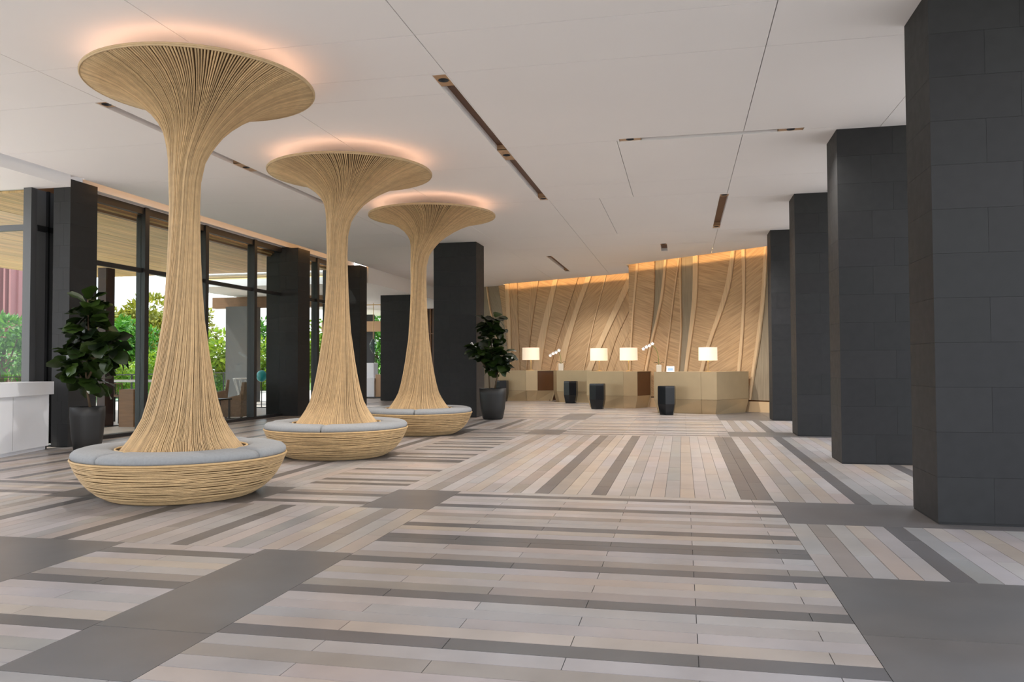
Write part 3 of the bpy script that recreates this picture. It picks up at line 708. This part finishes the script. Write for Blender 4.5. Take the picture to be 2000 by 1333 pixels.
def lamp(x, y, s, label):
    t = thing('table_lamp', label, 'lamp', (x, y, 1.172))
    def P(m, n, mt, sm=True):
        o = m.build(n, mt); o.parent = t; return o
    P(MB().lathe([(.085*s, 0), (.085*s, .012*s), (.02*s, .022*s)], 24), 'base', BRASS)
    P(MB().lathe([(.014*s, .02*s), (.014*s, .42*s)], 12), 'stem', BRASS)
    r = .262*s
    P(MB().lathe([(r-.006, .315*s), (r, .315*s), (r*.985, .685*s), (r*.985-.006, .685*s), (r-.006, .315*s)], 40, (0, 0, 0), None, False, False), 'lamp_shade', SHADE)
    P(MB().lathe([(r*.1, .665*s), (r*.97, .665*s), (r*.97, .668*s), (r*.1, .668*s)], 32), 'shade_diffuser', SHADE)
    l = bpy.data.lights.new('bulb', 'POINT'); l.energy = 6; l.color = (1, .72, .42); l.shadow_soft_size = .05
    o = bpy.data.objects.new('bulb', l); col.objects.link(o); o.parent = t; o.location = (0, 0, .5*s)
    return t
p = at_y(1383, 720, 23.15); lamp(p.x, p.y, 1.0, 'drum-shade table lamp on the long desk with folded right end')
p = at_y(1228, 720, 25.45); lamp(p.x, p.y, 1.08, 'drum-shade table lamp at the recess end of the two-lamp desk')
p = at_y(1170, 720, 25.78); lamp(p.x, p.y, 1.08, 'drum-shade table lamp above the stool at the two-lamp desk')
p = at_y(1037, 720, 30.2); lamp(p.x, p.y, 1.27, 'drum-shade table lamp on the desk beside the potted fig')

def orchid(px, py, fx, fy, Y, label):
    b = at_y(px, py, Y); f = at_y(fx, fy, Y)
    t = thing('potted_orchid', label, 'plant', (b.x, Y, 1.172))
    s = Y/23
    MB().cbox(b.x-.07*s, b.x+.07*s, Y-.07*s, Y+.07*s, 1.172, 1.172+.2*s, .006).build('pot', CREAM, t)
    pts = []
    for i in range(12):
        k = i/11; pts.append((b.x+(f.x-b.x)*(k**2.2), Y, 1.172+.18*s+(f.z-1.37+.06)*math.sin(k*PI/2*1.08)))
    MB().tube(pts, .006, 5).build('stem', LEAFB, t)
    for j, a in enumerate((.4, 2.2, 3.6)):
        m = MB(); L = .16*s; w_ = .035*s
        P = [(b.x+L*k*math.cos(a), Y+L*k*math.sin(a)*.6, 1.172+.19*s+.09*math.sin(k*2.4)) for k in (0, .35, .7, 1)]
        vs = []
        for (x, y, z), ww in zip(P, (.4, 1, .9, .1)): vs += [(x, y-w_*ww, z), (x, y, z-.01), (x, y+w_*ww, z)]
        m.add(vs, [(3*i+k, 3*i+k+1, 3*i+k+4, 3*i+k+3) for i in range(3) for k in range(2)]).build('leaf', FIG, t)
    for j in range(4):
        q = Vector((f.x+(-.12+.085*j)*s, Y-.02, f.z+(-.07+.045*j+.01*(j % 2))*s)); m = MB(); R = .055*s
        for k in range(5):
            a = 2*PI*k/5+.3; c_, s_ = math.cos(a), math.sin(a)
            m.add([(q.x, q.y, q.z), (q.x+R*.6*c_-R*.42*s_, q.y-.012, q.z+R*.6*s_+R*.42*c_), (q.x+R*c_, q.y-.004, q.z+R*s_), (q.x+R*.6*c_+R*.42*s_, q.y-.012, q.z+R*.6*s_-R*.42*c_)], [(0, 1, 2, 3)])
        m.build('flower', PETAL, t)
orchid(1287, 722, 1265, 677, 23.2, 'white orchid in a cream pot next to the small desk sign')
orchid(1096, 718, 1083, 690, 29.25, 'white orchid in a small pot on the half-hidden desk')
b = at_y(1309.5, 726, 23.0)
t = thing('desk_sign', 'small white desk sign with a blue panel on the long desk', 'sign', (b.x, 23.0, 1.172))
MB().add([(b.x-.11, 22.98, 1.172), (b.x+.11, 22.98, 1.172), (b.x+.11, 23.04, 1.33), (b.x-.11, 23.04, 1.33), (b.x-.11, 23.0, 1.172), (b.x+.11, 23.0, 1.172), (b.x+.11, 23.055, 1.33), (b.x-.11, 23.055, 1.33)],
         [(0, 1, 2, 3), (7, 6, 5, 4), (0, 4, 5, 1), (1, 5, 6, 2), (2, 6, 7, 3), (3, 7, 4, 0)]).build('board', SIGNW, t)
MB().add([(b.x-.07, 22.990, 1.205), (b.x+.07, 22.990, 1.205), (b.x+.07, 23.018, 1.28), (b.x-.07, 23.018, 1.28)], [(0, 1, 2, 3)]).build('blue_panel', SIGNB, t)

# ================================================================== WHITE COUNTER
P0, P1 = Vector((-9.95, 9.4, 0)), Vector((-10.52, 11.72, 0)); cd = (P1-P0).normalized(); cn = Vector((cd.y, -cd.x, 0))
t = thing('white_counter', 'long white lacquered counter with projecting top by the first pier', 'counter', (-10.3, 10.6, 0))
def cq(u0, u1, o0, o1, z0, z1):
    b_ = [P0+cd*u0+cn*o0, P0+cd*u1+cn*o0, P0+cd*u1+cn*o1, P0+cd*u0+cn*o1]; return MB().loops([[(q.x, q.y, z) for q in b_] for z in (z0, z1)])
LN = (P1-P0).length
cq(-2.6, LN-.06, -.62, -.05, .06, .93).build('body', WHITEP, t); cq(-2.6, LN, -.66, .0, .93, 1.145).build('top', WHITEP, t)
cq(-2.6, LN-.10, -.60, -.08, 0, .06).build('plinth', WHITEP, t); cq(LN-.06, LN-.02, -.60, -.10, 0, .93).build('end_panel', BLACKMET, t)
for u in (-1.4, .1, 1.3): cq(u, u+.004, -.052, -.0485, .08, .92).build('panel_joint', PAINTDK, t)

# ================================================================== POTTED FIDDLE-LEAF FIGS
def fig_leaf(L, bend, wv):
    m = MB(); n = 6; vs = []
    prof = [.05, .32, .36, .52, .56, .42, .06]
    for i in range(n+1):
        k = i/n; w_ = prof[i]*L*wv; z = -bend*L*k*k; x = L*k
        vs += [(x, -w_, z+.10*w_+.012*math.sin(i*2.1)), (x, -w_*.5, z+.02*w_), (x, 0, z-.05*w_), (x, w_*.5, z+.02*w_), (x, w_, z+.10*w_-.012*math.sin(i*2.1))]
    fs = [(5*i+k, 5*i+k+1, 5*(i+1)+k+1, 5*(i+1)+k) for i in range(n) for k in range(4)]
    return m.add(vs, fs, (random.random(),)*3)
LEAFMESH = [fig_leaf(.30, b, w_).mesh('fig_leaf', smooth=True) for b, w_ in ((.25, .8), (.5, .7), (.1, .85), (.4, .9))]
for me in LEAFMESH: me.materials.append(FIG)
def fig(loc, pr, ph, label, clusters, stems, seed):
    rnd = random.Random(seed); t = thing('potted_fig', label, 'plant', loc)
    P = lambda m, n, mt, sm=False: setattr(m.build(n, mt, None, sm) if False else None, 'x', 0) if False else None
    prof = [(pr*.66, 0), (pr*.76, .03), (pr*.90, ph*.35), (pr, ph*.8), (pr*1.0, ph), (pr*.93, ph), (pr*.91, ph-.05)]
    o = MB().lathe(prof, 48, (0, 0, 0), None, True, False).build('planter', POT, None, True); o.parent = t
    o = MB().lathe([(pr*.92, ph-.09), (pr*.92, ph-.05), (.01, ph-.04)], 32).build('soil', SOIL); o.parent = t
    for s in stems:
        o = MB().tube(s, [.022-.012*i/(len(s)-1) for i in range(len(s))], 7).build('stem', BARK, None, True); o.parent = t
    for (cx_, cy_, cz_, R, n) in clusters:
        for k in range(int(n*1.7)):
            a = rnd.uniform(0, 2*PI); el = rnd.uniform(-.5, 1.0)
            dv = Vector((math.cos(a)*math.cos(el), math.sin(a)*math.cos(el), math.sin(el)))
            base = Vector((cx_*.88, cy_, cz_))+dv*R*rnd.uniform(.05, .55)
            o = bpy.data.objects.new('leaf', rnd.choice(LEAFMESH)); col.objects.link(o); o.parent = t; o.location = base
            o.rotation_euler = (rnd.uniform(-.7, .7), -el+rnd.uniform(-.2, .5), a+rnd.uniform(-.3, .3)); s_ = rnd.uniform(.75, 1.15); o.scale = (s_, s_, s_)
    return t
q = at_y(171, 800, 11.35)
fig((q.x, q.y, 0), .262, .74, 'fiddle-leaf fig in a black planter beside the white counter',
    [(-.02, 0, 2.42, .2, 9), (.0, 0, 2.22, .25, 10), (.05, 0, 2.0, .3, 12), (-.02, 0, 1.78, .32, 12), (.42, -.05, 1.78, .26, 13), (.45, .05, 1.6, .22, 7), (-.2, 0, 1.52, .28, 10), (-.32, -.05, 1.36, .16, 6), (.08, -.1, 1.48, .34, 13), (-.12, 0, 1.22, .3, 10), (.15, .05, 1.14, .22, 6)],
    [[(.05, 0, .7), (0, 0, .95), (-.04, 0, 1.3), (0, 0, 1.9), (-.02, 0, 2.5)], [(-.03, 0, 1.15), (.15, 0, 1.45), (.42, -.05, 1.75)], [(-.03, 0, 1.1), (-.2, 0, 1.3), (-.45, -.05, 1.38)]], 3)
fig((-4.77, 19.95, 0), .345, .79, 'fiddle-leaf fig in a black planter beside the free-standing charcoal pier',
    [(.06, 0, 2.55, .2, 8), (-.08, 0, 2.4, .22, 9), (.1, 0, 2.2, .26, 11), (-.1, -.05, 2.05, .26, 9), (.0, 0, 1.85, .3, 11), (-.42, -.05, 1.82, .26, 12), (.25, 0, 1.62, .28, 11), (-.3, 0, 1.6, .28, 10), (.0, -.1, 1.5, .3, 11), (.35, 0, 1.36, .2, 7), (.1, 0, 1.3, .26, 9)],
    [[(-.08, 0, .75), (-.1, 0, 1.1), (-.05, 0, 1.6), (.02, 0, 2.55)], [(.05, 0, .75), (.12, 0, 1.1), (.2, 0, 1.5)], [(-.1, 0, 1.2), (-.3, 0, 1.5), (-.45, -.05, 1.8)]], 9)

# ================================================================== OUTSIDE
gd = MB().box(-150, 150, -120, 220, -.6, -.3).build('ground', GRASS); tag(gd, kind='structure')
pv = MB().box(-24, -11.3, -5, 42, -.3, -.02).build('floor_terrace', PAVE); tag(pv, kind='structure')
fc = MB().box(-30, 40, -40, -5, -.3, -.03).box(11, 40, -5, 42, -.3, -.03).build('floor_bounce_forecourt', plain('bounce_paving', (.55, .53, .50), .8)); tag(fc, kind='structure')  # unseen pale forecourt, added to bounce daylight up to the ceiling
sf = MB().box(-20.85, -11.15, 11.95, 24.1, 4.54, 4.8).build('ceiling_soffit', TIMBER); tag(sf, kind='structure')
m = MB(); x = -20.84
while x < -11.3:
    m.box(x, x+.128, 11.96, 24.09, 4.50+random.uniform(0, .004), 4.545, jit((.70, .43, .20), .16)); x += .132
tag(m.build('soffit_boards', SOFFW, sf), kind='stuff')
MB().box(-11.33, -11.2, 12.7, 20.3, 4.45, 4.50).build('timber_edge_beam', TIMBER, sf)
t = thing('pavilion', 'timber-beamed terrace pavilion with dark posts beyond the glazing', 'pavilion', (-17, 28, 0))
MB().box(-18.6, -12.5, 29.0, 29.3, 3.72, 4.16).build('beam', TIMBER, t)
MB().box(-18.4, -12.0, 25.2, 34, 4.62, 4.75).build('roof', STRING, t)
MB().box(-18.0, -12.3, 26.0, 26.12, 4.50, 4.56).build('cove_light', emitmat('pavilion_cove', (1, .72, .36), 1.3), t)
for x0, x1, y0 in ((-17.5, -16.4, 28.2), ): MB().box(x0, x1, y0, y0+.7, -.02, 3.72).build('stone_post', GREYMET, t)
for x0, y0 in ((-18.3, 27.2), (-14.2, 27.2)): MB().box(x0, x0+.22, y0, y0+.22, -.02, 4.62).build('steel_post', BLACKMET, t)
t = thing('terrace_post', 'dark reddish-brown steel post outside next to the first pier', 'post', (-13.3, 16.5, 0))
MB().box(-13.46, -13.24, 16.3, 16.6, .0, 3.73).build('shaft', plain('oxblood_steel', (.035, .016, .015), .5), t); MB().box(-13.55, -13.15, 16.2, 16.7, -.02, .0).build('base_plate', BLACKMET, t)

# mauve slatted building
t = thing('slatted_tower', 'mauve building with vertical fins seen past the entrance glazing', 'building', (-34, 30, 0))
tx = at_y(25, 600, 30).x
MB().box(tx-11, tx, 30.3, 31.2, -.3, 9).build('wall', MAUVE, t)
for i in range(36):
    x = tx-.10-i*.30; MB().box(x-.10, x, 29.98, 30.3, -.3, 9).build('fin', MAUVE, t)
# railing and terrace furniture
def railing(x0, y0, x1, y1, label):
    A = Vector((x0, y0, 0)); B = Vector((x1, y1, 0)); L = (B-A).length; d = (B-A)/L
    t = thing('glass_railing', label, 'railing', (x0, y0, 0))
    n = max(2, round(L/1.6))
    for i in range(n+1):
        p = A+d*(L*i/n); MB().box(p.x-.025, p.x+.025, p.y-.025, p.y+.025, -.02, 1.08).build('post', BLACKMET, t)
    MB().tube([A+Vector((0, 0, 1.08)), B+Vector((0, 0, 1.08))], .025, 6).build('handrail', BLACKMET, t)
    for i in range(n):
        a, b = A+d*(L*i/n+.06), A+d*(L*(i+1)/n-.06); w_ = Vector((-d.y, d.x, 0))*.005
        MB().loops([[(q.x, q.y, z) for q in (a-w_, b-w_, b+w_, a+w_)] for z in (.1, 1.02)]).build('glass_panel', TINTGLASS, t)
railing(-20.5, 8, -20.5, 36, 'glass balustrade along the outer edge of the terrace')
def armchair(x, y, rz, label):
    t = thing('wicker_armchair', label, 'chair', (x, y, -.02), rz)
    def P(m, n, mt, sm=False): o = m.build(n, mt, None, sm); o.parent = t
    P(MB().cbox(-.36, .36, -.36, .36, .06, .36, .02), 'seat_base', WICKER)
    P(MB().cbox(-.33, .33, -.34, .28, .36, .46, .03), 'seat_cushion', STRING)
    P(MB().loops([[(-.36, .24, .36), (.36, .24, .36), (.36, .36, .36), (-.36, .36, .36)], [(-.40, .36, .98), (.40, .36, .98), (.40, .43, .98), (-.40, .43, .98)]]), 'backrest', WICKER)
    for s in (-1, 1):
        P(MB().loops([[(s*.36, -.36, .1), (s*.42, -.36, .1), (s*.42, .34, .1), (s*.36, .34, .1)], [(s*.38, -.33, .50), (s*.45, -.33, .50), (s*.45, .36, .66), (s*.38, .36, .66)]]), 'armrest', WICKER)
        for q in (-.32, .32): P(MB().box(s*.31-.025, s*.31+.025, q-.025, q+.025, 0, .06), 'leg', BLACKMET)
armchair(-11.88, 19.55, -1.36, 'brown wicker armchair with white seat right behind the glass')
armchair(-14.2, 22.3, -1.0, 'brown wicker armchair facing the black side table')
t = thing('side_table', 'black metal side table between the wicker armchairs', 'table', (-12.0, 18.55, -.02))
MB().cbox(-12.55, -11.5, 18.3, 18.85, .52, .555).build('table_top', BLACKMET, t)
for xx in (-12.5, -11.55):
    for yy in (18.35, 18.8): MB().box(xx-.02, xx+.02, yy-.02, yy+.02, -.02, .52).build('leg', BLACKMET, t)
t = thing('wire_stool', 'white wire-framed stool behind the wicker armchair', 'stool', (-14.0, 23.6, -.02))
for k in range(10):
    a = 2*PI*k/10; MB().tube([(-14.0+.32*math.cos(a), 23.6+.32*math.sin(a), 1.0), (-14.0+.16*math.cos(a), 23.6+.16*math.sin(a), .5), (-14.0+.26*math.cos(a), 23.6+.26*math.sin(a), -.02)], .012, 4).build('wire', STRING, t)
MB().lathe([(.3, 0), (.32, .02), (.3, .04)], 20, (-14.0, 23.6, .96)).build('seat_ring', STRING, t)
q = at_y(511, 735, 24.6); t = thing('glazed_globe', 'turquoise globe on a thin stand outside the glazing', 'ornament', (q.x, q.y, -.02))
MB().lathe([(.005, -.2)]+[(.17*math.sin(PI*k/10), -.2*math.cos(PI*k/10)) for k in range(1, 10)]+[(.005, .2)], 24, (q.x, q.y, q.z)).build('globe', TEAL, t, True)
MB().tube([(q.x, q.y, -.02), (q.x, q.y, q.z-.19)], .015, 6).build('stand', BLACKMET, t); MB().lathe([(.16, 0), (.16, .02)], 16, (q.x, q.y, -.02)).build('foot', BLACKMET, t)
t = thing('bar_table', 'white-topped high table outside behind the potted fig', 'table', (-14.3, 17.9, -.02))
MB().cbox(-15.6, -12.95, 17.6, 18.3, 1.0, 1.05).build('table_top', STRING, t)
for xx in (-15.4, -14.3, -13.1): MB().box(xx-.03, xx+.03, 17.9, 17.96, -.02, 1.0).build('leg', BLACKMET, t)
def barstool(x, y, label, grp=None):
    t = thing('woven_bar_stool', label, 'stool', (x, y, -.02), 0, grp)
    MB().cbox(x-.2, x+.2, y-.2, y+.2, .66, .70).build('seat', WICKER, t)
    for s in (-1, 1):
        for q in (-1, 1): MB().tube([(x+s*.17, y+q*.17, .66), (x+s*.21, y+q*.21, -.02)], .013, 5).build('leg', BLACKMET, t)
    for k in range(7):
        xx = x-.2+.4*k/6; MB().tube([(xx, y-.19, .69), (xx*1.0+.04*(k-3)/3, y-.24, .98)], .011, 4).build('back_cane', WICKER, t)
    MB().tube([(x-.25, y-.24, .98), (x+.25, y-.24, .98)], .014, 5).build('back_rail', WICKER, t)
for i, (x, y) in enumerate(((-14.9, 17.2), (-14.2, 17.2), (-13.5, 17.15))): barstool(x, y, ('woven bar stool at the far end of the high table outside', 'woven bar stool between the two other stools at the high table', 'woven bar stool at the high table end next to the timber block')[i], 'bar stools at the high table')
tag(MB().cbox(-12.95, -12.55, 16.4, 16.8, -.02, .86, .01).build('wood_block_table', TIMBER), 'dark timber block outside the glass below the high table', 'table')

# vegetation
def leaf_cloud(n, rad, ls, seed, hang=0):
    rnd = random.Random(seed); m = MB(); blobs = [(Vector((rnd.uniform(-1, 1)*rad[0]*.6, rnd.uniform(-1, 1)*rad[1]*.6, rnd.uniform(-.8, 1)*rad[2]*.65)), rnd.uniform(.35, .6)) for _ in range(11)]
    for k in range(n):
        c, s = rnd.choice(blobs); d = Vector((rnd.gauss(0, 1), rnd.gauss(0, 1), rnd.gauss(0, 1))).normalized()
        p = c+Vector((d.x*rad[0], d.y*rad[1], d.z*rad[2]))*s*rnd.uniform(.75, 1.05)
        ax = (d+Vector((rnd.uniform(-.8, .8), rnd.uniform(-.8, .8), rnd.uniform(-.9, .5)))).normalized(); sd = ax.cross(Vector((rnd.uniform(-1, 1), rnd.uniform(-1, 1), 1))).normalized()
        L = ls*rnd.uniform(.7, 1.3); w_ = L*.24; nn = ax.cross(sd)*L*.07
        tn = rnd.random()
        m.add([p, p+ax*L*.5+sd*w_+nn, p+ax*L, p+ax*L*.5-sd*w_+nn], [(0, 1, 2, 3)], (tn, tn, tn))
    return m
TM = {}
for nm, mt, rad, ls, n, sd in (('lime', LEAFA, (2.4, 2.0, 2.1), .36, 3000, 11), ('green', LEAFB, (2.2, 2.0, 2.3), .34, 3000, 21), ('olive', LEAFC, (2.5, 2.2, 1.6), .28, 7000, 31), ('bush', LEAFA, (1.7, 1.4, 1.1), .27, 1700, 41), ('bushg', LEAFB, (1.7, 1.4, 1.2), .27, 1700, 51)):
    me = leaf_cloud(n, rad, ls, sd).mesh('foliage'); me.materials.append(mt); TM[nm] = me
def tree(kind, x, y, z, s, label, cat='tree', grp=None):
    t = thing('broadleaf_tree' if cat == 'tree' else 'garden_bush', label, cat, (x, y, -.3), random.uniform(0, 6.28), grp)
    f = bpy.data.objects.new('foliage', TM[kind]); col.objects.link(f); f.parent = t; f.location = (0, 0, z+.3); f.scale = (s, s, s); f['kind'] = 'stuff'
    o = MB().tube([(0, 0, 0), (.1*s, .05, (z+.3)*.5), (0, 0, z+.3)], [.16*s, .12*s, .06*s], 7).build('trunk', TRUNKM); o.parent = t
    for a in (.4, 2.4, 4.4):
        o = MB().tube([(0, 0, (z+.3)*.6), (.5*s*math.cos(a), .5*s*math.sin(a), (z+.3)*.85), (1.1*s*math.cos(a), 1.1*s*math.sin(a), z+.3+.4*s)], [.06*s, .04*s, .02*s], 5).build('branch', TRUNKM); o.parent = t
def by_px(px, X):            # where the sight line of a picture column meets the line X = const on the ground
    d = ray(px, 712); return d.y*X/d.x
for (kind, px, X, z, s, lb, cat) in (
        ('olive', 222, -40, 3.6, 1.7, 'yellow-olive tree rising above the terrace garden', 'tree'),
        ('olive', 300, -50, 4.4, 2.0, 'broad yellow-olive tree beside the first woven trunk', 'tree'),
        ('bush', 214, -23.2, 1.2, .8, 'lime-green bush behind the terrace balustrade next to the oxblood post', 'bush'),
        ('green', 270, -33, 1.8, .95, 'bright green tree below the fan palm', 'tree'),
        ('bush', 256, -28, 1.0, .62, 'lime bush growing between two taller bushes beyond the high table', 'bush'),
        ('bush', 303, -23.6, 1.3, .85, 'lime bush growing beyond the high table and first woven trunk', 'bush'),
        ('lime', 425, -23.9, 1.5, .85, 'lime-leaved tree left of the dark pavilion post', 'tree'),
        ('lime', 512, -23.6, 1.4, .72, 'lime-leaved tree behind the turquoise globe', 'tree'),
        ('green', 480, -42, 2.6, 1.3, 'green tree behind the pavilion', 'tree'),
        ('lime', 614, -24, 2.4, 1.0, 'lime-leaved tree seen past the second woven trunk', 'tree'),
        ('bushg', 8, -22.8, 2.0, .85, 'feathery green bush in front of the mauve building', 'bush'),
        ('green', 735, -28, 3.6, 1.4, 'green tree outside the far lounge', 'tree')):
    tree(kind, X, by_px(px, X), z, s, lb, cat)
def palm(x, y, h, label, seed):
    rnd = random.Random(seed); t = thing('fan_palm', label, 'palm', (x, y, -.3))
    MB().tube([(x, y, -.3), (x+.1, y, h*.5), (x, y, h)], [.14, .11, .1], 8).build('trunk', TRUNKM, t)
    for k in range(17):
        a = 2*PI*k/17+rnd.uniform(-.2, .2); el = rnd.uniform(-.4, 1.2); m = MB(); L = rnd.uniform(1.2, 1.7); prev = None
        sd = Vector((-math.sin(a), math.cos(a), 0))
        for i in range(9):
            q = i/8; p = Vector((x, y, h))+Vector((math.cos(a)*math.cos(el), math.sin(a)*math.cos(el), math.sin(el)))*L*q+Vector((0, 0, -.9*q*q))
            if prev is not None:
                for s_ in (-1, 1):
                    ll = .42*math.sin(PI*(q*.85+.1)); e_ = p+sd*s_*ll+Vector((0, 0, -.22*ll))+(p-prev)*.9
                    m.add([prev, p, e_], [(0, 1, 2)], (rnd.random(),)*3)
            prev = p
        m.build('frond', LEAFB, t)
X = -29.5; palm(X, by_px(226, X), 3.2, 'fan palm rising behind the high table', 5)
X = -26; palm(X, by_px(36, X), 2.4, 'fan palm in front of the mauve building', 6)
